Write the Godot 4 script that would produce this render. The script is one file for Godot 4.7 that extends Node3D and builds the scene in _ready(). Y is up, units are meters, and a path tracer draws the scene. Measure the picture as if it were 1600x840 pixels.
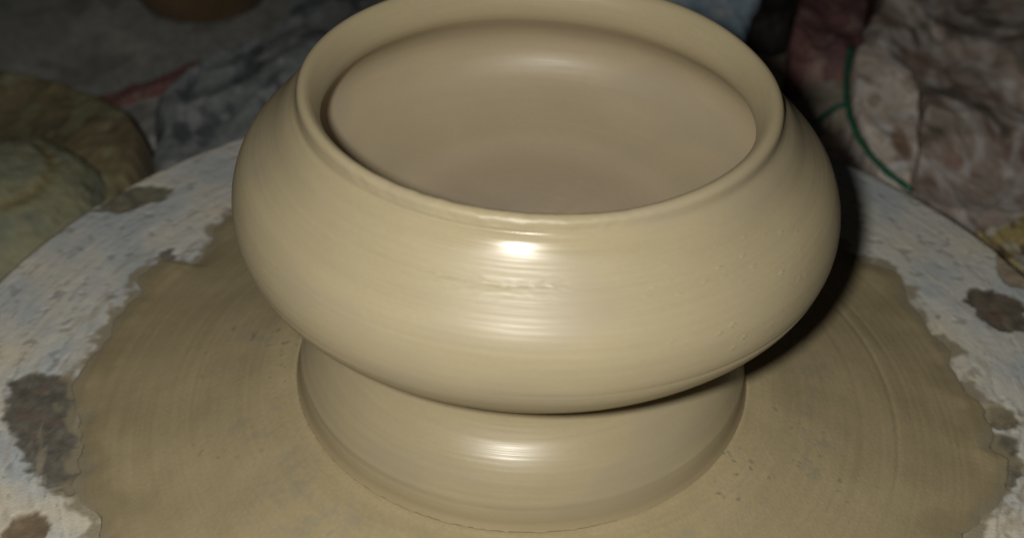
extends Node3D
# A freshly thrown clay bowl on its foot, still on the potter's wheel, lit by a small camera flash; cloths and clay lie behind.

var noises := {}


func fnoise(key: String, freq: float, octaves := 3, kind := FastNoiseLite.TYPE_SIMPLEX_SMOOTH, fractal := FastNoiseLite.FRACTAL_FBM, warp := 0.0) -> FastNoiseLite:
	if noises.has(key):
		return noises[key]
	var n := FastNoiseLite.new()
	n.noise_type = kind
	n.seed = absi(key.hash()) % 100000
	n.frequency = freq
	n.fractal_type = fractal
	n.fractal_octaves = octaves
	if kind == FastNoiseLite.TYPE_CELLULAR:
		n.cellular_return_type = FastNoiseLite.RETURN_DISTANCE2_SUB
		n.cellular_distance_function = FastNoiseLite.DISTANCE_EUCLIDEAN
	if warp > 0.0:
		n.domain_warp_enabled = true
		n.domain_warp_amplitude = warp
		n.domain_warp_frequency = freq * 0.8
		n.domain_warp_fractal_type = FastNoiseLite.DOMAIN_WARP_FRACTAL_NONE
	noises[key] = n
	return n


# ---------------------------------------------------------------- helpers

func tag(o: Node, label: String, category: String, group := "", kind := "") -> void:
	if label: o.set_meta("label", label)
	if category: o.set_meta("category", category)
	if group: o.set_meta("group", group)
	if kind: o.set_meta("kind", kind)


func thing(called: String, label: String, category: String, group := "", kind := "") -> Node3D:
	var o := Node3D.new()
	o.name = called
	add_child(o, true)
	tag(o, label, category, group, kind)
	return o


# A sheet of rows x cols points (cols closed into a ring when round is true) with smooth normals taken from the grid.
func grid_arrays(p: PackedVector3Array, rows: int, cols: int, round_: bool, c := PackedColorArray()) -> Array:
	var n := PackedVector3Array()
	n.resize(p.size())
	for i in rows:
		var i0 := maxi(i - 1, 0) * cols
		var i1 := mini(i + 1, rows - 1) * cols
		for j in cols:
			var j0 := (j + cols - 1) % cols if round_ else maxi(j - 1, 0)
			var j1 := (j + 1) % cols if round_ else mini(j + 1, cols - 1)
			var v := (p[i1 + j] - p[i0 + j]).cross(p[i * cols + j1] - p[i * cols + j0])
			n[i * cols + j] = v.normalized() if v.length_squared() > 1e-20 else Vector3.UP
	return [p, n, c, rows]


# Rows first..last of that grid as one named mesh.
func grid_mesh(called: String, g: Array, first: int, last: int, cols: int, round_: bool, m: Material, parent: Node) -> MeshInstance3D:
	var a := []
	a.resize(Mesh.ARRAY_MAX)
	var from := first * cols
	var to := (last + 1) * cols
	a[Mesh.ARRAY_VERTEX] = g[0].slice(from, to)
	a[Mesh.ARRAY_NORMAL] = g[1].slice(from, to)
	if g[2].size():
		a[Mesh.ARRAY_COLOR] = g[2].slice(from, to)
	if round_:
		# u runs round the axis and back, v down the rows
		var uv := PackedVector2Array()
		uv.resize(to - from)
		for i in to - from:
			var u := absf(float(i % cols) / cols * 2.0 - 1.0)
			uv[i] = Vector2(u, (float(first + i / cols) + 0.5) / g[3])
		a[Mesh.ARRAY_TEX_UV] = uv
	var idx := PackedInt32Array()
	var across := cols if round_ else cols - 1
	idx.resize((last - first) * across * 6)
	var k := 0
	for i in last - first:
		for j in across:
			var q := i * cols + j
			var s := i * cols + (j + 1) % cols
			idx[k] = q; idx[k + 1] = s; idx[k + 2] = q + cols
			idx[k + 3] = s; idx[k + 4] = s + cols; idx[k + 5] = q + cols
			k += 6
	a[Mesh.ARRAY_INDEX] = idx
	var mesh := ArrayMesh.new()
	mesh.add_surface_from_arrays(Mesh.PRIMITIVE_TRIANGLES, a)
	var o := MeshInstance3D.new()
	o.name = called
	o.mesh = mesh
	o.material_override = m
	parent.add_child(o, true)
	return o


# Smooth curve through control points (r, h), resampled about every step metres.
func curve_points(ctrl: Array, step: float) -> PackedVector2Array:
	var out := PackedVector2Array()
	for i in ctrl.size() - 1:
		var a: Vector2 = ctrl[maxi(i - 1, 0)]
		var b: Vector2 = ctrl[i]
		var c: Vector2 = ctrl[i + 1]
		var d: Vector2 = ctrl[mini(i + 2, ctrl.size() - 1)]
		var n := maxi(2, int(ceil(b.distance_to(c) / step)))
		for k in n:
			out.append(b.cubic_interpolate(c, a, d, float(k) / n))
	out.append(ctrl[-1])
	return out


func closed_curve(ctrl: Array, n: int) -> PackedVector2Array:
	var out := PackedVector2Array()
	var m := ctrl.size()
	for k in n:
		var t := float(k) / n * m
		var i := int(t)
		var v: Array = []
		for d in [-1, 0, 1, 2]:
			var q: Array = ctrl[(i + d + m) % m]
			v.append(Vector2(q[0], q[1]))
		out.append(v[1].cubic_interpolate(v[2], v[0], v[3], t - i))
	return out


func mat(rough: float, spec := 0.5, grain := 0.0, grain_scale := 40.0) -> StandardMaterial3D:
	var m := StandardMaterial3D.new()
	m.vertex_color_use_as_albedo = true
	m.roughness = rough
	m.metallic_specular = spec
	if grain > 0.0:
		m.normal_enabled = true
		m.normal_texture = grain_map()
		m.normal_scale = grain
		m.uv1_triplanar = true
		m.uv1_scale = Vector3.ONE * grain_scale
	return m


var grain_tex: NoiseTexture2D
func grain_map() -> NoiseTexture2D:
	if grain_tex == null:
		grain_tex = NoiseTexture2D.new()
		grain_tex.width = 512
		grain_tex.height = 512
		grain_tex.seamless = true
		grain_tex.as_normal_map = true
		grain_tex.bump_strength = 4.0
		var n := FastNoiseLite.new()
		n.seed = 5
		n.frequency = 0.035
		n.fractal_octaves = 4
		grain_tex.noise = n
	return grain_tex


func smooth(a: float, b: float, x: float) -> float:
	return smoothstep(a, b, x)


func inside_blob(p: Vector2, poly: PackedVector2Array, wob: float, soft: float) -> float:
	# 1 inside, 0 outside, with an edge that wanders
	var d := 1e9
	for i in poly.size():
		d = minf(d, p.distance_to(Geometry2D.get_closest_point_to_segment(p, poly[i], poly[(i + 1) % poly.size()])))
	if not Geometry2D.is_point_in_polygon(p, poly):
		d = -d
	return smoothstep(-soft, soft, d + wob)


func poly(a: Array) -> PackedVector2Array:
	var o := PackedVector2Array()
	for q in a: o.append(Vector2(q[0], q[1]))
	return o


# ---------------------------------------------------------------- scene

func _ready() -> void:
	camera_and_light()
	work_table()
	wheel()
	pot()
	background()


func camera_and_light() -> void:
	var cam := Camera3D.new()
	cam.name = "camera"
	add_child(cam)
	var right := Vector3(0.9989145, 0.02252645, -0.04077238)
	var up := Vector3(-0.04268904, 0.79297163, -0.60776117)
	var back := right.cross(up).normalized()
	var eye := Vector3(0, 0.35203942, 0.37228558)
	cam.transform = Transform3D(Basis(right, up, back).orthonormalized(), eye)
	var lens := CameraAttributesPhysical.new()
	lens.frustum_focal_length = 57.143
	lens.frustum_focus_distance = 0.42
	lens.frustum_near = 0.02
	lens.frustum_far = 50.0
	lens.exposure_aperture = 13.0
	cam.attributes = lens
	cam.fov = 23.7178
	cam.near = 0.02
	cam.far = 50.0
	cam.current = true

	var env := Environment.new()
	env.background_mode = Environment.BG_COLOR
	env.background_color = Color(0.08, 0.076, 0.07)
	env.tonemap_mode = Environment.TONE_MAPPER_LINEAR
	env.tonemap_exposure = 1.0
	env.sdfgi_enabled = true
	env.ssao_enabled = true
	env.ssil_enabled = true
	var we := WorldEnvironment.new()
	we.name = "environment"
	we.environment = env
	add_child(we)

	# the camera's built-in flash, three centimetres beside and one above the lens
	var flash := OmniLight3D.new()
	flash.name = "camera_flash"
	flash.position = eye - right * 0.03 + up * 0.012
	flash.light_color = Color(1.0, 0.985, 0.95)
	flash.light_energy = 0.172
	flash.light_size = 0.003
	flash.omni_range = 6.0
	flash.omni_attenuation = 2.0
	flash.shadow_enabled = true
	add_child(flash)


func work_table() -> void:
	# the dark, dusty surface under everything
	var rows := 60
	var cols := 60
	var p := PackedVector3Array()
	var c := PackedColorArray()
	var n := fnoise("table", 9.0, 4)
	for i in rows:
		for j in cols:
			var x := lerpf(-1.6, 1.6, float(j) / (cols - 1))
			var z := lerpf(-2.2, 1.2, float(i) / (rows - 1))
			p.append(Vector3(x, -0.1 + 0.001 * n.get_noise_2d(x * 2, z * 2), z))
			var v := 0.07 + 0.03 * n.get_noise_2d(x, z)
			c.append(Color(v, v * 0.95, v * 0.85))
	var o := grid_mesh("ground", grid_arrays(p, rows, cols, false, c), 0, rows - 1, cols, false, mat(0.85, 0.3, 0.4, 12.0), self)
	tag(o, "", "", "", "structure")


# ---------------------------------------------------------------- wheel

const WHEEL_R := 0.2451
# (degrees, radius) of the ragged outline of the clay smeared over the wheel
const RAGGED := [[-180, 0.1832], [-177, 0.1834], [-172.3, 0.1786], [-166.4, 0.1821], [-162.1, 0.1804], [-158.3, 0.1889], [-154.4, 0.1876], [-152.5, 0.173], [-147.3, 0.1787], [-144.1, 0.1871], [-140.4, 0.1869]]
const RAGGED_BACK := [[-120, 0.182], [-100, 0.187], [-80, 0.181], [-60, 0.186], [-45, 0.183], [-34.8, 0.1827], [-29.5, 0.1902], [-22.1, 0.1794], [-14.2, 0.18], [-6.2, 0.179], [-1.3, 0.1831], [4.3, 0.1808]]
const RAGGED_FRONT := [[6.3, 0.1867], [11.6, 0.1839], [17, 0.175], [21.4, 0.17], [40, 0.18], [60, 0.176], [80, 0.183], [100, 0.178], [120, 0.182], [140, 0.177], [151.8, 0.1709], [155.2, 0.1681], [159.1, 0.1735], [162.9, 0.1743], [167.2, 0.1733], [177.7, 0.1799], [180, 0.1832]]


func ragged(deg: float) -> float:
	var all := RAGGED + RAGGED_BACK + RAGGED_FRONT
	for i in all.size() - 1:
		if deg <= all[i + 1][0]:
			var t: float = (deg - all[i][0]) / (all[i + 1][0] - all[i][0])
			t = t * t * (3.0 - 2.0 * t)
			return lerpf(all[i][1], all[i + 1][1], t)
	return all[-1][1]


# the same outline with its finer nicks, for the angle a
func clay_rim(a: float) -> float:
	var nick := fnoise("slab edge", 45.0, 3)
	var lump := fnoise("slab lumps", 24.0, 3)
	var wide := 0.5 + 0.9 * absf(lump.get_noise_2d(cos(a) * 0.3, sin(a) * 0.3 + 5.0))
	return ragged(rad_to_deg(wrapf(a, -PI, PI))) + 0.0050 * nick.get_noise_2d(cos(a) * 0.18, sin(a) * 0.18) * wide


func mound(r: float) -> float:
	# height of the smeared clay over the wheel: thick at the foot, thinning to almost nothing at its edge
	var t := clampf((r - 0.088) / (0.173 - 0.088), 0.0, 1.0)
	return 0.0003 + 0.0219 * pow(1.0 - t, 1.35) + 0.0012 * sin(t * PI)


func wheel() -> void:
	var w := thing("pottery_wheel", "round whitewashed potter's wheel head smeared with wet tan clay under the bowl", "potter's wheel")
	# --- the painted, chipped disc
	var cols := 1440
	var radii := PackedFloat32Array()
	for k in 10: radii.append(0.004 + k * 0.0155)
	var r := 0.157
	while r < WHEEL_R - 0.003:
		radii.append(r)
		r += 0.0008
	var edge_first := radii.size()
	var edge := [Vector2(WHEEL_R - 0.0022, -0.0001), Vector2(WHEEL_R - 0.0010, -0.0006), Vector2(WHEEL_R - 0.0002, -0.0018), Vector2(WHEEL_R, -0.004), Vector2(WHEEL_R, -0.012), Vector2(WHEEL_R, -0.022), Vector2(WHEEL_R - 0.002, -0.026), Vector2(WHEEL_R - 0.03, -0.027), Vector2(0.12, -0.027)]
	var rows := edge_first + edge.size()
	var p := PackedVector3Array()
	var c := PackedColorArray()
	p.resize(rows * cols)
	c.resize(rows * cols)
	var tone := fnoise("paint tone", 16.0, 3)
	var fine := fnoise("paint fine", 160.0, 3)
	var crack := fnoise("paint crack", 60.0, 3, FastNoiseLite.TYPE_SIMPLEX_SMOOTH, FastNoiseLite.FRACTAL_RIDGED)
	var streak := fnoise("paint streak", 1.0, 4)
	var spot := fnoise("paint spot", 90.0, 2)
	var wob := fnoise("patch wobble", 120.0, 3)
	var patches := [
		[poly([[-0.212, -0.119], [-0.205, -0.135], [-0.196, -0.141], [-0.187, -0.142], [-0.178, -0.140], [-0.180, -0.131], [-0.191, -0.121], [-0.2, -0.117]]), Color(0.19, 0.18, 0.13)],
		[poly([[0.191, -0.079], [0.197, -0.087], [0.207, -0.086], [0.218, -0.080], [0.213, -0.058], [0.201, -0.058], [0.194, -0.068]]), Color(0.13, 0.11, 0.085)],
		[poly([[-0.209, 0.0], [-0.199, -0.005], [-0.184, -0.003], [-0.172, 0.016], [-0.166, 0.036], [-0.164, 0.053], [-0.166, 0.060], [-0.183, 0.051], [-0.192, 0.039], [-0.204, 0.021]]), Color(0.15, 0.14, 0.115)],
		[poly([[0.176, -0.010], [0.191, -0.012], [0.195, -0.002], [0.189, 0.005], [0.180, 0.0]]), Color(0.22, 0.19, 0.13)],
		[poly([[0.178, 0.004], [0.190, 0.008], [0.189, 0.024], [0.180, 0.036], [0.174, 0.03]]), Color(0.17, 0.155, 0.115)],
		[poly([[0.215, -0.118], [0.228, -0.103], [0.224, -0.086], [0.211, -0.092]]), Color(0.36, 0.30, 0.22)],
		[poly([[-0.186, 0.085], [-0.181, 0.068], [-0.171, 0.069], [-0.167, 0.085]]), Color(0.22, 0.17, 0.11)],
		[poly([[-0.172, -0.088], [-0.168, -0.092], [-0.164, -0.086], [-0.169, -0.078]]), Color(0.17, 0.165, 0.15)],
	]
	var rims := PackedFloat32Array()
	for j in cols: rims.append(clay_rim(float(j) / cols * TAU))
	for i in rows:
		for j in cols:
			var a := float(j) / cols * TAU
			var rr: float = radii[i] if i < edge_first else edge[i - edge_first].x
			var y: float = 0.0 if i < edge_first else edge[i - edge_first].y
			var x := rr * cos(a)
			var z := rr * sin(a)
			var col := Color(0.585, 0.575, 0.525)
			if rr > 0.155 and i < edge_first + 6:
				var lo := tone.get_noise_2d(x, z)
				var st0 := streak.get_noise_3d(a * 6.0 + 80.0, rr * 90.0, 13.0)
				col = col.lerp(Color(0.46, 0.50, 0.515), 0.85 * smooth(-0.1, 0.4, lo + 0.3 * st0))
				col = col.lerp(Color(0.66, 0.61, 0.49), smooth(0.0, 0.5, -lo + 1.6 * z))
				# brush marks and cracks that run round the disc
				var st := streak.get_noise_3d(a * 5.0, rr * 210.0, 3.0)
				var st2 := streak.get_noise_3d(a * 15.0, rr * 420.0, 9.0)
				col = col * (1.0 + 0.13 * st + 0.10 * st2 + 0.05 * fine.get_noise_2d(x, z))
				var gap := smooth(0.30, 0.52, streak.get_noise_3d(a * 11.0 + 3.0 * lo, rr * 330.0, 21.0) + 0.18 * fine.get_noise_2d(z, x))
				col = col.lerp(Color(0.20, 0.20, 0.185), gap * 0.45)
				var sp := smooth(0.42, 0.58, spot.get_noise_2d(x, z))
				col = col.lerp(Color(0.24, 0.235, 0.21), sp * 0.45)
				var clear := smooth(0.001, 0.010, rr - rims[j])
				y += clear * (0.00010 * st - 0.00025 * gap - 0.0003 * sp + 0.00014 * fine.get_noise_2d(x, z))
				var w_ := 0.0028 * wob.get_noise_2d(x, z)
				for q in patches:
					var cen: Vector2 = q[0][0]
					if Vector2(x, z).distance_to(cen) < 0.09:
						var t := inside_blob(Vector2(x, z), q[0], w_, 0.0012)
						if t > 0.0:
							var pc: Color = q[1] * (1.0 + 0.35 * tone.get_noise_2d(x * 5.0, z * 5.0) + 0.25 * fine.get_noise_2d(x, z))
							var red := smooth(0.25, 0.6, spot.get_noise_2d(x * 0.6 + 7.0, z * 0.6))
							pc = pc.lerp(Color(0.20, 0.12, 0.085), red * 0.4)
							col = col.lerp(pc, t)
							y -= 0.0008 * t
				# thin tan slip creeping out from the clay
				var d := rr - rims[j]
				var slip := smooth(0.006, 0.001, d + 0.009 * tone.get_noise_2d(x * 4.0, z * 4.0) + 0.005 * fine.get_noise_2d(x * 0.6, z * 0.6))
				col = col.lerp(Color(0.285, 0.245, 0.165), slip * 0.9)
				var smear := smooth(0.22, 0.5, streak.get_noise_3d(a * 5.0 + 50.0, rr * 110.0, 33.0)) * smooth(0.06, 0.0, d)
				col = col.lerp(Color(0.40, 0.35, 0.26), smear * 0.6)
				if i >= edge_first:
					col = col.lerp(Color(0.33, 0.25, 0.15), 0.25 + 0.5 * smooth(-0.2, 0.4, lo + st))
			p[i * cols + j] = Vector3(x, y, z)
			c[i * cols + j] = Color(clampf(col.r, 0.02, 0.8), clampf(col.g, 0.02, 0.8), clampf(col.b, 0.02, 0.8))
	var g := grid_arrays(p, rows, cols, true, c)
	grid_mesh("wheel_disc", g, 0, edge_first, cols, true, mat(0.8, 0.35, 0.5, 30.0), w)
	grid_mesh("disc_edge", g, edge_first, rows - 1, cols, true, mat(0.75, 0.35, 0.5, 30.0), w)

	# --- the clay smeared over it
	cols = 1200
	rows = 170
	p = PackedVector3Array()
	c = PackedColorArray()
	p.resize(rows * cols)
	c.resize(rows * cols)
	var ring := fnoise("slab rings", 1.0, 4)
	var lump := fnoise("slab lumps", 24.0, 3)
	var grit := fnoise("slab grit", 420.0, 2)
	var nick := fnoise("slab edge", 45.0, 3)
	for j in cols:
		var a := float(j) / cols * TAU
		var rim := clay_rim(a)
		for i in rows:
			var t := float(i) / (rows - 1)
			var rr := lerpf(0.070, rim, t)
			var x := rr * cos(a)
			var z := rr * sin(a)
			var rf := Vector2(x + 0.0039, z).length()
			var y := mound(lerpf(rf, rr, smooth(0.10, 0.15, rr)))
			# low trough hugging the foot, then a soft swell
			var tr := (rf - 0.0885) / 0.0045
			y -= 0.0005 * exp(-tr * tr)
			var sw := (rf - 0.099) / 0.006
			y += 0.0006 * exp(-sw * sw)
			y -= 0.003 * smooth(0.0865, 0.0850, rf)
			var rn := ring.get_noise_3d(cos(a) * 0.9, rr * 330.0, sin(a) * 0.9)
			var rn2 := ring.get_noise_3d(cos(a) * 2.2 + 5.0, rr * 900.0, sin(a) * 2.2)
			var lm := lump.get_noise_2d(x, z)
			var amp := 0.4 + 0.6 * smooth(0.1, 0.16, rr)
			y += amp * (0.00013 * rn + 0.00004 * rn2) + 0.0003 * lm
			# one deeper finger line on the right and a few fainter ones
			for q in [[0.1425, 0.0011, 0.00035], [0.1505, 0.0009, 0.00018], [0.128, 0.0016, 0.00016]]:
				var u: float = (rr + 0.0012 * sin(a * 2.0 + q[0] * 90.0) - q[0]) / q[1]
				y -= q[2] * exp(-u * u) * smooth(1.1, 0.5, absf(wrapf(a - 0.15, -PI, PI)))
			# the torn edge
			var e := (rim - rr)
			y = y + lerpf(-0.0001, 0.0004, smooth(0.0, 0.008, e)) if i < rows - 1 else -0.0005
			p[i * cols + j] = Vector3(x, y, z)
			# wet clay: tan, streaked round by the fingers; dark bluish iron flecks near the foot
			var col := Color(0.392, 0.330, 0.206)
			col = col * Color(0.97, 0.945, 0.89) * (1.0 + 0.06 * rn + 0.05 * rn2 + 0.12 * lm + 0.06 * grit.get_noise_2d(x, z))
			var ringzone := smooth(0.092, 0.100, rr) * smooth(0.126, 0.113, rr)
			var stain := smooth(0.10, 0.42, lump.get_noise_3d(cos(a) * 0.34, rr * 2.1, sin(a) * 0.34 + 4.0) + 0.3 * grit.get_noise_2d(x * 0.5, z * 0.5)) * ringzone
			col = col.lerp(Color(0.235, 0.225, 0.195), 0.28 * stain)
			var fleck := smooth(0.46, 0.60, grit.get_noise_2d(x * 0.42 + 3.0, z * 0.42)) * smooth(0.05, 0.3, lm) * smooth(0.145, 0.11, rr)
			col = col.lerp(Color(0.13, 0.135, 0.13), 0.6 * fleck)
			# the margin is thinner, darker with old slurry
			var margin := smooth(0.020, 0.0, e + 0.014 * lump.get_noise_2d(x * 1.7 + 9.0, z * 1.7))
			col = col.lerp(Color(0.27, 0.22, 0.125), 0.7 * margin)
			var grey := smooth(0.006, 0.0, e + 0.006 * nick.get_noise_2d(x * 0.8, z * 0.8))
			col = col.lerp(Color(0.25, 0.23, 0.18), 0.5 * grey)
			c[i * cols + j] = Color(col.r, col.g, col.b)
	g = grid_arrays(p, rows, cols, true, c)
	var m := mat(0.62, 0.42, 0.35, 28.0)
	grid_mesh("clay_layer", g, 0, rows - 1, cols, true, m, w)
	# shaft below the disc
	var shaft := [Vector2(0.12, -0.027), Vector2(0.06, -0.028), Vector2(0.058, -0.05), Vector2(0.055, -0.1)]
	var sp_ := PackedVector3Array()
	var sc_ := PackedColorArray()
	for q in shaft:
		for j in 64:
			var a := float(j) / 64 * TAU
			sp_.append(Vector3(q.x * cos(a), q.y, q.x * sin(a)))
			sc_.append(Color(0.2, 0.19, 0.17))
	grid_mesh("wheel_shaft", grid_arrays(sp_, 4, 64, true, sc_), 0, 3, 64, true, mat(0.6), w)


# ---------------------------------------------------------------- pot

# Wet clay: how glossy it is follows the profile (the wet band under the rim is smooth, the rest is brushed by the fingers).
func clay_mat(profile: PackedVector2Array, gloss: Callable, called: String) -> StandardMaterial3D:
	var m := mat(1.0, 0.5)
	var hgt := 1024
	var im := Image.create(256, hgt, false, Image.FORMAT_RGB8)
	var st := fnoise(called, 1.0, 4)
	for y in hgt:
		var q := profile[mini(int(float(y) / hgt * profile.size()), profile.size() - 1)]
		for x in 256:
			var v: float = gloss.call(q, float(y) / hgt) + 0.11 * st.get_noise_2d(x * 0.02, y * 0.22) + 0.06 * st.get_noise_2d(x * 0.05 + 40.0, y * 0.6)
			v = clampf(v, 0.16, 1.0)
			im.set_pixel(x, y, Color(v, v, v))
	m.roughness_texture = ImageTexture.create_from_image(im)
	m.roughness_texture_channel = BaseMaterial3D.TEXTURE_CHANNEL_RED
	return m


func axis_x(h: float) -> float:
	return lerpf(-0.0039, -0.0013, smooth(0.03, 0.075, h))


func clay_color(x: float, y: float, z: float, a: float, rn: float, rn2: float) -> Color:
	var lo := fnoise("pot tone", 22.0, 3).get_noise_3d(x, y * 2.5, z)
	var gr := fnoise("pot grit", 500.0, 2).get_noise_3d(x, y, z)
	var col := Color(0.392, 0.330, 0.206)
	col = col * (1.0 + 0.05 * lo + 0.030 * rn + 0.034 * rn2 + 0.03 * gr)
	var grey := smooth(0.05, 0.5, fnoise("pot grey", 14.0, 2).get_noise_3d(x + 2.0, y * 3.0, z))
	return col.lerp(Color(0.345, 0.295, 0.205), 0.5 * grey)


func pot() -> void:
	var o := thing("clay_bowl", "freshly thrown wet tan clay bowl with incurved rim on a thick foot", "bowl")
	# profile from the middle of the inside floor, up the wall, over the lip and down the outside
	var inner := [Vector2(0.0004, 0.0846), Vector2(0.015, 0.0845), Vector2(0.032, 0.0842), Vector2(0.045, 0.0844), Vector2(0.0535, 0.0856), Vector2(0.0610, 0.0886), Vector2(0.0685, 0.0924), Vector2(0.0750, 0.0965), Vector2(0.0805, 0.1012), Vector2(0.0842, 0.1065), Vector2(0.0859, 0.1120), Vector2(0.0852, 0.1172), Vector2(0.0820, 0.1222), Vector2(0.0776, 0.1264)]
	var lip := [Vector2(0.0740, 0.1300), Vector2(0.0725, 0.1338), Vector2(0.0727, 0.1374), Vector2(0.0739, 0.1410), Vector2(0.0756, 0.1437), Vector2(0.0774, 0.1448), Vector2(0.0789, 0.1445), Vector2(0.0798, 0.1435), Vector2(0.0802, 0.1422)]
	var outer := [Vector2(0.0807, 0.1408), Vector2(0.0818, 0.1394), Vector2(0.0831, 0.1381), Vector2(0.0843, 0.1363), Vector2(0.0859, 0.1340), Vector2(0.0874, 0.1321), Vector2(0.0888, 0.1302), Vector2(0.0917, 0.1271), Vector2(0.0952, 0.1235), Vector2(0.0988, 0.1197), Vector2(0.1016, 0.1155), Vector2(0.1036, 0.1105), Vector2(0.1046, 0.1045), Vector2(0.1043, 0.0990), Vector2(0.1029, 0.0943), Vector2(0.1001, 0.0898), Vector2(0.0962, 0.0856), Vector2(0.0910, 0.0805), Vector2(0.0840, 0.0737), Vector2(0.0755, 0.0656), Vector2(0.0665, 0.0585), Vector2(0.0580, 0.0540)]
	var pr := curve_points(inner + lip + outer, 0.00055)
	for k in 14:
		var sm := pr.duplicate()
		for i in range(2, pr.size() - 2):
			if pr[i].y < 0.1385:
				sm[i] = pr[i] * 0.5 + (pr[i - 1] + pr[i + 1]) * 0.25
		pr = sm
	var cols := 640
	var rows := pr.size()
	var p := PackedVector3Array()
	var c := PackedColorArray()
	p.resize(rows * cols)
	c.resize(rows * cols)
	var ring := fnoise("throw rings", 1.0, 4)
	var big := fnoise("pot wobble", 1.0, 2)
	var lip_a := 0
	var lip_b := 0
	for i in rows:
		var q := pr[i]
		if lip_a == 0 and q.y > 0.1290: lip_a = i
		if lip_b == 0 and lip_a > 0 and i > lip_a + 22 and q.x > 0.0790 and q.y < 0.1408: lip_b = i
		var n := -(pr[mini(i + 1, rows - 1)] - pr[maxi(i - 1, 0)]).orthogonal().normalized()
		var s := float(i) * 0.55
		for j in cols:
			var a := float(j) / cols * TAU
			var rn := ring.get_noise_3d(cos(a) * 0.55, s * 0.33, sin(a) * 0.55)
			var rn2 := ring.get_noise_3d(cos(a) * 1.3 + 7.0, s * 0.95, sin(a) * 1.3)
			var d := (0.00009 * rn + 0.00003 * rn2) * (0.45 if not lip_a else lerpf(0.75, 0.35, smooth(0.124, 0.132, q.y)))
			d += 0.0006 * big.get_noise_3d(cos(a) * 0.8, q.y * 14.0, sin(a) * 0.8)
			var slur := 0.0
			if lip_a and n.x > 0.0:
				# the collar under the lip is pressed in deeper at the sides than in front
				d -= 0.0008 * pow(absf(cos(a)), 1.5) * exp(-pow((q.y - 0.1388) / 0.0026, 2.0))
			if lip_b:
				# the smeared scrape below the highlight, with beads of slip along it
				var am := wrapf(a - PI * 0.5, -PI, PI)      # negative lies to the right of the camera's side
				var hh := q.y - 0.1292 - 0.010 * am * am + 0.004 * am
				if am > -0.16 and am < 0.62:
					var env := smooth(-0.16, -0.08, am) * smooth(0.62, 0.25, am)
					var rag := ring.get_noise_2d(a * 16.0, q.y * 900.0)
					var drag := ring.get_noise_2d(a * 6.0 + 30.0, q.y * 2600.0)
					var band := exp(-pow((hh + 0.0008) / 0.0026, 2.0))
					d += env * band * (0.00012 * drag + 0.00010 * rag)
					d -= 0.00020 * env * exp(-pow((hh + 0.0004 * rag) / 0.0006, 2.0)) * smooth(-0.2, 0.3, rag + 0.2)
					slur = env * exp(-pow((hh + 0.0010) / 0.0016, 2.0))
				# slip beads on the right flank
				var bead := ring.get_noise_2d(a * 46.0 + 11.0, q.y * 620.0)
				d += 0.0006 * smooth(0.50, 0.70, bead) * smooth(-0.25, -0.5, am) * smooth(-1.2, -0.8, am) * smooth(0.100, 0.108, q.y) * smooth(0.134, 0.126, q.y)
				# thin crease under the lip, from the middle round to the left
				d -= 0.00032 * exp(-pow((q.y - 0.1402 + 0.0004 * sin(a * 3.0)) / 0.0006, 2.0)) * smooth(-0.15, 0.15, am) * smooth(1.5, 0.9, am)
				# line low on the belly
				d -= 0.00034 * exp(-pow((q.y - 0.0985 + 0.0012 * sin(a * 3.0)) / 0.0008, 2.0)) * (0.55 + 0.45 * sin(a * 2.0 + 1.0))
			elif lip_a:
				# lip slightly uneven at the front left, where slip has gathered
				d += 0.00020 * ring.get_noise_2d(a * 9.0, s * 0.16) * smooth(0.9, 0.3, absf(wrapf(a - 1.75, -PI, PI)))
			var rr := q.x + n.x * d
			var y := q.y + n.y * d
			var x := axis_x(y) + rr * cos(a)
			var z := -0.0008 + rr * sin(a)
			p[i * cols + j] = Vector3(x, y - 0.001 * cos(a) * smooth(0.07, 0.14, y), z)
			var col := clay_color(x, y, z, a, rn * (1.0 if lip_a else 0.4), rn2 * (1.0 if lip_a else 0.3))
			if not lip_a:
				# the inside is greyer; the floor, where water stood, palest
				col = col * Color(0.96, 0.95, 1.02).lerp(Color(1.09, 1.065, 1.20), smooth(0.062, 0.050, q.x))
			if slur > 0.0: col = col.lerp(Color(0.40, 0.36, 0.22), 0.5 * slur * (0.5 + rn2))
			c[i * cols + j] = Color(col.r, col.g, col.b)
	var g := grid_arrays(p, rows, cols, true, c)
	var m := clay_mat(pr, func(q: Vector2, v: float) -> float:
		if v < float(lip_a) / pr.size(): return 0.46
		if v < float(lip_b) / pr.size(): return 0.42
		return lerpf(lerpf(0.25, 0.47, smooth(0.1372, 0.1335, q.y)), 0.58, smooth(0.122, 0.110, q.y)), "body gloss")
	grid_mesh("inside_wall", g, 0, lip_a, cols, true, m, o)
	grid_mesh("rim", g, lip_a, lip_b, cols, true, m, o)
	grid_mesh("body", g, lip_b, rows - 1, cols, true, m, o)
	# --- the thick foot still standing on the wheel
	var ft := curve_points([Vector2(0.045, 0.0560), Vector2(0.0560, 0.0555), Vector2(0.0610, 0.0548), Vector2(0.0665, 0.0528), Vector2(0.0720, 0.0493), Vector2(0.0768, 0.0446), Vector2(0.0804, 0.0396), Vector2(0.0829, 0.0346), Vector2(0.0841, 0.0308), Vector2(0.0846, 0.0280), Vector2(0.0850, 0.0256), Vector2(0.0857, 0.0234), Vector2(0.0869, 0.0215), Vector2(0.0884, 0.0202), Vector2(0.0900, 0.0191)], 0.0005)
	rows = ft.size()
	p = PackedVector3Array()
	c = PackedColorArray()
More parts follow.
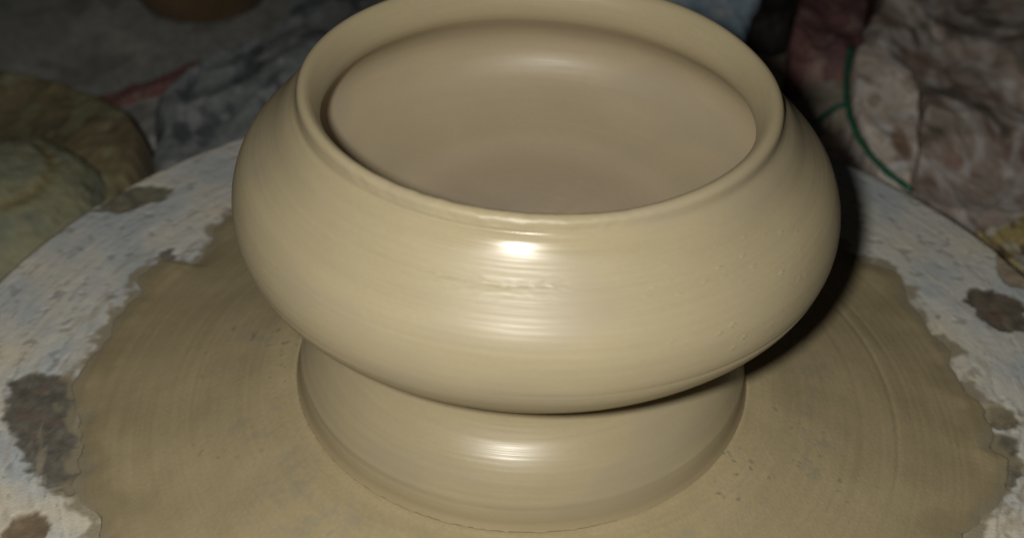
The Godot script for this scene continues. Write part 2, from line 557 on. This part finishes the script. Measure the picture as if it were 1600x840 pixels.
	for i in rows:
		var q := ft[i]
		var n := -(ft[mini(i + 1, rows - 1)] - ft[maxi(i - 1, 0)]).orthogonal().normalized()
		if n.x < 0.0: n = -n
		for j in cols:
			var a := float(j) / cols * TAU
			var rn := ring.get_noise_3d(cos(a) * 0.5 + 3.0, i * 0.16, sin(a) * 0.5)
			var rn2 := ring.get_noise_3d(cos(a) * 1.2 + 17.0, i * 0.6, sin(a) * 1.2)
			var d := 0.00009 * rn + 0.000035 * rn2 + 0.0005 * big.get_noise_3d(cos(a) * 0.8 + 9.0, q.y * 12.0, sin(a) * 0.8)
			d += 0.00026 * exp(-pow((q.y - 0.0318 - 0.0004 * rn) / 0.0013, 2.0))
			var rr := q.x + n.x * d
			var y := q.y + n.y * d
			var x := axis_x(q.y) + rr * cos(a)
			var z := rr * sin(a)
			p.append(Vector3(x, y, z))
			var col := clay_color(x, y, z, a, rn, rn2)
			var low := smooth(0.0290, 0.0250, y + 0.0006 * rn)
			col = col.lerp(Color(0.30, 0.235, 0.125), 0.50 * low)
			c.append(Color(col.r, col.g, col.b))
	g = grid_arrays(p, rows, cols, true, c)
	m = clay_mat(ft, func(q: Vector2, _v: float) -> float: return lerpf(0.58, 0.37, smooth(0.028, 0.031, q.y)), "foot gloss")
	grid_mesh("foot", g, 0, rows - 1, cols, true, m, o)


# ---------------------------------------------------------------- what lies behind the wheel

# A heaped sheet: an outline on the table, raised to height top with folds, its border turned down to the table.
func heap(called: String, outline: Array, top: float, folds: Callable, paint: Callable, m: Material, parent: Node, border := 0.10, ground := -0.099, rings := 110, around := 260) -> MeshInstance3D:
	var b := closed_curve(outline, around)
	var mid := Vector2.ZERO
	for q in b: mid += q / around
	var edge := fnoise("heap edge", 45.0, 3)
	var p := PackedVector3Array()
	var c := PackedColorArray()
	for i in rings:
		var s := 1.0 - float(i) / (rings - 1)
		for j in around:
			var q := mid.lerp(b[j] + Vector2.ONE * 0.0018 * edge.get_noise_2d(b[j].x, b[j].y), s)
			var lift := pow(1.0 - smooth(1.0 - border, 1.0, s), 1.0)
			lift = sqrt(clampf(1.0 - pow(clampf((s - 1.0 + border) / border, 0.0, 1.0), 2.0), 0.0, 1.0))
			var f: float = folds.call(q)
			var y := lerpf(ground, top + f, lift)
			p.append(Vector3(q.x, y, q.y))
			var col: Color = paint.call(q, f)
			c.append(col)
	return grid_mesh(called, grid_arrays(p, rings, around, true, c), 0, rings - 1, around, true, m, parent)


# Folds: broad warped swells with a few long soft ridges, and a little crumpling on top.
func creases(key: String, freq: float, amp: float, sharp := 0.6) -> Callable:
	var soft := fnoise(key + " soft", freq * 0.5, 2, FastNoiseLite.TYPE_SIMPLEX_SMOOTH, FastNoiseLite.FRACTAL_FBM, 0.03)
	var ridge := fnoise(key + " ridge", freq * 0.55, 2, FastNoiseLite.TYPE_SIMPLEX_SMOOTH, FastNoiseLite.FRACTAL_RIDGED, 0.05)
	var small := fnoise(key + " small", freq * 2.2, 2, FastNoiseLite.TYPE_SIMPLEX_SMOOTH, FastNoiseLite.FRACTAL_RIDGED, 0.02)
	return func(q: Vector2) -> float:
		q.y *= 0.6
		return amp * (0.8 * soft.get_noise_2d(q.x, q.y) + sharp * 0.8 * ridge.get_noise_2d(q.x, q.y) + 0.14 * sharp * small.get_noise_2d(q.x, q.y))


func blotch(key: String, base: Color, other: Color, third: Color, freq: float) -> Callable:
	var a := fnoise(key + " a", freq, 3, FastNoiseLite.TYPE_SIMPLEX_SMOOTH, FastNoiseLite.FRACTAL_FBM, 0.03)
	var b := fnoise(key + " b", freq * 1.7, 3)
	var d := fnoise(key + " d", freq * 9.0, 2)
	return func(q: Vector2, _f: float) -> Color:
		q.y *= 0.55
		var col := base.lerp(other, smooth(0.0, 0.35, a.get_noise_2d(q.x, q.y)))
		col = col.lerp(third, 0.8 * smooth(0.12, 0.4, b.get_noise_2d(q.x, q.y)))
		col = col * (1.15 + 0.24 * d.get_noise_2d(q.x, q.y))
		return Color(col.r, col.g, col.b)


func tube(called: String, pts: Array, r: float, col: Color, m: Material, parent: Node) -> MeshInstance3D:
	var curve := Curve3D.new()
	for i in pts.size():
		var a: Vector3 = pts[maxi(i - 1, 0)]
		var b: Vector3 = pts[mini(i + 1, pts.size() - 1)]
		curve.add_point(pts[i], (a - b) / 6.0, (b - a) / 6.0)
	var n := 90
	var p := PackedVector3Array()
	var c := PackedColorArray()
	var wob := fnoise("cord", 120.0, 2)
	for i in n:
		var f := clampf(float(i - 1) / (n - 3), 0.0, 1.0)
		var at := curve.sample_baked(f * curve.get_baked_length())
		var dir := (curve.sample_baked(minf(f + 0.01, 1.0) * curve.get_baked_length()) - curve.sample_baked(maxf(f - 0.01, 0.0) * curve.get_baked_length())).normalized()
		var side := dir.cross(Vector3.UP).normalized()
		var upw := side.cross(dir)
		for j in 12:
			var t := float(j) / 12 * TAU
			var k := 0.0 if i == 0 or i == n - 1 else r * (1.0 + 0.25 * wob.get_noise_2d(f * 0.2, t * 0.004))
			p.append(at + (side * cos(t) + upw * sin(t) * 0.7) * k)
			var cc := col * (1.0 + 0.4 * wob.get_noise_2d(f * 0.4, 0.3 + t * 0.002))
			c.append(Color(cc.r, cc.g, cc.b))
	return grid_mesh(called, grid_arrays(p, n, 12, true, c), 0, n - 1, 12, true, m, parent)


func background() -> void:
	var cloth := mat(0.9, 0.25, 0.35, 22.0)
	var shiny := mat(0.48, 0.5, 0.15, 14.0)

	# --- left
	var o := thing("grey_board", "flat dusty grey board with a ragged maroon strip along its near edge", "board")
	heap("board", [[-0.562, -0.694], [-0.195, -0.730], [-0.185, -0.523], [-0.195, -0.480], [-0.214, -0.433], [-0.236, -0.373], [-0.250, -0.318], [-0.293, -0.345], [-0.312, -0.350], [-0.421, -0.330]], -0.087, creases("board", 7.0, 0.004, 0.3), blotch("board", Color(0.25, 0.255, 0.24), Color(0.32, 0.32, 0.29), Color(0.18, 0.18, 0.165), 12.0), cloth, o, 0.03)
	heap("maroon_strip", [[-0.305, -0.352], [-0.292, -0.366], [-0.268, -0.382], [-0.247, -0.406], [-0.226, -0.432], [-0.216, -0.440], [-0.212, -0.428], [-0.232, -0.404], [-0.252, -0.380], [-0.270, -0.366], [-0.290, -0.348], [-0.300, -0.344]], -0.081, creases("strip", 40.0, 0.003, 0.5), blotch("strip", Color(0.15, 0.075, 0.07), Color(0.11, 0.055, 0.06), Color(0.19, 0.15, 0.12), 60.0), cloth, o, 0.3, -0.088, 20, 160)

	var bc := blotch("blue", Color(0.21, 0.23, 0.235), Color(0.105, 0.118, 0.13), Color(0.31, 0.325, 0.33), 30.0)
	var h := heap("blue_grey_cloth", [[-0.234, -0.256], [-0.237, -0.289], [-0.250, -0.335], [-0.235, -0.375], [-0.222, -0.403], [-0.195, -0.437], [-0.182, -0.495], [-0.193, -0.587], [-0.100, -0.594], [-0.06, -0.470], [-0.08, -0.374], [-0.120, -0.280], [-0.150, -0.230], [-0.195, -0.213]], -0.066, creases("blue", 18.0, 0.010, 0.6), bc, cloth, self, 0.10)
	tag(h, "crumpled blue-grey cloth bunched between the grey board and the wheel", "cloth")

	h = heap("brown_bag", [[-0.403, -0.356], [-0.350, -0.348], [-0.326, -0.348], [-0.291, -0.331], [-0.258, -0.303], [-0.230, -0.267], [-0.224, -0.232], [-0.224, -0.206], [-0.227, -0.182], [-0.255, -0.130], [-0.36, -0.10], [-0.42, -0.15]], -0.052, creases("bag", 12.0, 0.010, 0.6), blotch("bag", Color(0.20, 0.17, 0.095), Color(0.15, 0.12, 0.075), Color(0.24, 0.24, 0.145), 18.0), mat(0.6, 0.4, 0.1, 14.0), self, 0.16)
	tag(h, "crumpled olive-brown plastic bag around the pale clay lump", "plastic bag")

	clay_lump()
	brown_bowl()

	# --- right
	h = heap("mauve_cloth", [[0.130, -0.418], [0.180, -0.445], [0.256, -0.484], [0.247, -0.374], [0.223, -0.241], [0.185, -0.228], [0.120, -0.280]], -0.080, creases("mauve", 22.0, 0.010, 0.6), blotch("mauve", Color(0.28, 0.245, 0.23), Color(0.19, 0.165, 0.165), Color(0.36, 0.33, 0.29), 30.0), cloth, self, 0.12)
	tag(h, "dull mauve-grey cloth lying lowest, just behind the bowl's right shoulder", "cloth")

	h = heap("light_blue_cloth", [[0.0, -0.607], [0.172, -0.621], [0.153, -0.492], [0.142, -0.461], [0.130, -0.446], [0.094, -0.452], [0.057, -0.434], [0.0, -0.451]], -0.066, creases("light blue", 14.0, 0.012, 0.5), blotch("light blue", Color(0.42, 0.55, 0.68), Color(0.34, 0.46, 0.58), Color(0.52, 0.58, 0.62), 20.0), cloth, self, 0.12)
	tag(h, "light blue cloth behind the top of the bowl's rim", "cloth")

	h = heap("black_cloth", [[0.139, -0.433], [0.148, -0.473], [0.161, -0.528], [0.175, -0.612], [0.215, -0.616], [0.190, -0.508], [0.176, -0.456], [0.163, -0.431]], -0.058, creases("black", 25.0, 0.010, 0.6), blotch("black", Color(0.022, 0.02, 0.02), Color(0.03, 0.027, 0.025), Color(0.04, 0.035, 0.035), 30.0), cloth, self, 0.22)
	tag(h, "small black cloth between the light blue and the maroon cloth", "cloth")

	h = heap("beige_scrap", [[0.140, -0.450], [0.178, -0.475], [0.170, -0.427], [0.163, -0.395], [0.142, -0.389], [0.132, -0.424]], -0.071, creases("wedge", 40.0, 0.004, 0.6), blotch("wedge", Color(0.30, 0.26, 0.20), Color(0.24, 0.21, 0.17), Color(0.34, 0.30, 0.24), 40.0), cloth, self, 0.2, -0.099, 50, 160)
	tag(h, "beige scrap of cloth in front of the black cloth beside the rim", "scrap")

	h = heap("maroon_cloth", [[0.174, -0.466], [0.185, -0.530], [0.201, -0.615], [0.270, -0.621], [0.240, -0.512], [0.224, -0.450], [0.206, -0.411], [0.200, -0.391], [0.178, -0.391], [0.163, -0.401]], -0.060, creases("maroon", 20.0, 0.012, 0.6), blotch("maroon", Color(0.19, 0.10, 0.095), Color(0.14, 0.085, 0.085), Color(0.25, 0.17, 0.15), 30.0), cloth, self, 0.14)
	tag(h, "dark maroon cloth bunched behind the right side of the rim", "cloth")

	h = heap("pale_scrap", [[0.175, -0.395], [0.206, -0.400], [0.202, -0.365], [0.183, -0.348], [0.171, -0.364]], -0.067, creases("pale", 40.0, 0.004, 0.6), blotch("pale", Color(0.32, 0.29, 0.23), Color(0.27, 0.24, 0.2), Color(0.35, 0.33, 0.27), 50.0), cloth, self, 0.2, -0.099, 50, 160)
	tag(h, "small pale scrap between the maroon cloth and the green cord", "scrap")

	var film := fnoise("film veins", 17.0, 3, FastNoiseLite.TYPE_SIMPLEX_SMOOTH, FastNoiseLite.FRACTAL_RIDGED, 0.07)
	var film_red := fnoise("film red", 30.0, 2, FastNoiseLite.TYPE_SIMPLEX_SMOOTH, FastNoiseLite.FRACTAL_FBM, 0.05)
	var film_base := blotch("film", Color(0.42, 0.35, 0.30), Color(0.18, 0.15, 0.115), Color(0.62, 0.56, 0.52), 22.0)
	var film_paint := func(q: Vector2, f: float) -> Color:
		var col: Color = film_base.call(q, f)
		col = col.lerp(Color(0.33, 0.19, 0.15), 0.6 * smooth(0.15, 0.45, film_red.get_noise_2d(q.x, q.y * 0.6)))
		return col.lerp(Color(0.74, 0.70, 0.67), 0.75 * smooth(0.35, 0.8, film.get_noise_2d(q.x, q.y * 0.5)))
	h = heap("crumpled_sheet", [[0.223, -0.460], [0.253, -0.536], [0.280, -0.622], [0.449, -0.638], [0.50, -0.3], [0.36, -0.12], [0.254, -0.176], [0.225, -0.215], [0.200, -0.240], [0.212, -0.267], [0.234, -0.322], [0.246, -0.371], [0.240, -0.419]], -0.064, creases("film", 16.0, 0.011, 0.7), film_paint, shiny, self, 0.10, -0.099, 150, 340)
	tag(h, "large crumpled greyish-brown plastic sheet heaped to the right of the wheel", "plastic sheet")

	var stain := fnoise("paper stain", 45.0, 3, FastNoiseLite.TYPE_SIMPLEX_SMOOTH, FastNoiseLite.FRACTAL_FBM, 0.02)
	var paper_base := blotch("paper", Color(0.68, 0.60, 0.53), Color(0.58, 0.50, 0.42), Color(0.72, 0.69, 0.67), 24.0)
	var paper_paint := func(q: Vector2, f: float) -> Color:
		var col: Color = paper_base.call(q, f)
		var t := smooth(0.22, 0.4, stain.get_noise_2d(q.x, q.y * 0.6))
		var spot := Vector2((q.x - 0.2175) / 0.006, (q.y + 0.297) / 0.020).rotated(0.25)
		t = maxf(t * 0.6, smooth(1.2, 0.6, spot.length()))
		return col.lerp(Color(0.24, 0.125, 0.055), 0.8 * t)
	h = heap("stained_paper", [[0.209, -0.419], [0.225, -0.439], [0.236, -0.410], [0.243, -0.386], [0.242, -0.352], [0.233, -0.316], [0.226, -0.276], [0.209, -0.241], [0.199, -0.253], [0.196, -0.296], [0.195, -0.329], [0.198, -0.365]], -0.053, creases("paper", 24.0, 0.007, 0.5), paper_paint, cloth, self, 0.16, -0.09)
	tag(h, "crumpled off-white paper with rust-brown stains beside the green cord", "paper")

	var green := mat(0.5, 0.4, 0.3, 40.0)
	o = thing("green_cord", "thin green cord curving between the stained paper and the wheel", "cord")
	tube("cord", [Vector3(0.205, -0.049, -0.409), Vector3(0.197, -0.050, -0.375), Vector3(0.192, -0.050, -0.346), Vector3(0.190, -0.050, -0.320), Vector3(0.191, -0.050, -0.296), Vector3(0.195, -0.050, -0.275), Vector3(0.201, -0.050, -0.259), Vector3(0.211, -0.050, -0.241)], 0.0021, Color(0.04, 0.155, 0.09), green, o)
	tube("cord_tail", [Vector3(0.192, -0.053, -0.342), Vector3(0.185, -0.055, -0.340), Vector3(0.175, -0.058, -0.331), Vector3(0.161, -0.064, -0.318)], 0.0018, Color(0.035, 0.13, 0.08), green, o)

	h = heap("yellow_scrap", [[0.228, -0.190], [0.249, -0.203], [0.290, -0.215], [0.30, -0.10], [0.239, -0.120], [0.226, -0.160]], -0.040, creases("scrap", 40.0, 0.005, 0.6), blotch("scrap", Color(0.36, 0.29, 0.13), Color(0.44, 0.40, 0.32), Color(0.12, 0.08, 0.05), 55.0), cloth, self, 0.2, -0.09, 60, 180)
	tag(h, "yellowish patterned scrap at the right edge of the wheel", "scrap")


func clay_lump() -> void:
	# a rounded lump of pale clay, its face pressed flat with a curved groove
	var rows := 120
	var cols := 220
	var p := PackedVector3Array()
	var c := PackedColorArray()
	var n1 := fnoise("lump shape", 14.0, 3)
	var n2 := fnoise("lump tone", 30.0, 4)
	var mid := Vector3(-0.287, -0.062, -0.182)
	for i in rows:
		var t := float(i) / (rows - 1) * PI
		for j in cols:
			var a := float(j) / cols * TAU
			var d := Vector3(sin(t) * cos(a), cos(t), sin(t) * sin(a))
			var k := 1.0 + 0.07 * n1.get_noise_3d(d.x * 0.07, d.y * 0.07, d.z * 0.07) + 0.02 * n2.get_noise_3d(d.x * 0.2, d.y * 0.2, d.z * 0.2)
			var flat := Vector2(d.x, d.z).length()
			var gr := (flat - 0.52) / 0.05
			k -= 0.035 * exp(-gr * gr) * smooth(0.1, 0.4, d.y)
			p.append(mid + Vector3(d.x * 0.056, maxf(d.y, -0.7) * 0.044, d.z * 0.062) * k)
			var v := n2.get_noise_3d(d.x * 0.05, d.y * 0.05, d.z * 0.05)
			var col := Color(0.27, 0.262, 0.165).lerp(Color(0.215, 0.225, 0.165), smooth(-0.1, 0.35, v))
			col = col.lerp(Color(0.20, 0.165, 0.07), 0.7 * exp(-gr * gr) * smooth(0.0, 0.4, d.x + 0.2))
			col = col * (1.0 + 0.2 * n2.get_noise_3d(d.x * 0.3, d.y * 0.3, d.z * 0.3))
			c.append(Color(col.r, col.g, col.b))
	var o := grid_mesh("clay_lump", grid_arrays(p, rows, cols, true, c), 0, rows - 1, cols, true, mat(0.65, 0.35, 0.2, 30.0), self)
	tag(o, "rounded pale olive clay lump in the brown bag at the left edge", "clay")


func brown_bowl() -> void:
	var o := thing("brown_pot", "round brown glazed pot standing on the grey board at the top left", "pot")
	var at := Vector3(-0.262, -0.084, -0.520)
	for part in [["pot_body", [Vector2(0.001, 0.0), Vector2(0.040, 0.0), Vector2(0.047, 0.004), Vector2(0.056, 0.020), Vector2(0.060, 0.042), Vector2(0.056, 0.062)]], ["pot_rim", [Vector2(0.056, 0.062), Vector2(0.057, 0.067), Vector2(0.053, 0.069), Vector2(0.050, 0.064), Vector2(0.052, 0.040), Vector2(0.044, 0.012), Vector2(0.001, 0.008)]]]:
		var pr := curve_points(part[1], 0.002)
		var p := PackedVector3Array()
		var c := PackedColorArray()
		var n := fnoise("brown pot", 30.0, 3)
		for q in pr:
			for j in 120:
				var a := float(j) / 120 * TAU
				p.append(at + Vector3(q.x * cos(a), q.y, q.x * sin(a)))
				var v := 1.0 + 0.4 * n.get_noise_3d(q.x * cos(a), q.y, q.x * sin(a))
				c.append(Color(0.13 * v, 0.085 * v, 0.045 * v))
		grid_mesh(part[0], grid_arrays(p, pr.size(), 120, true, c), 0, pr.size() - 1, 120, true, mat(0.4), o)
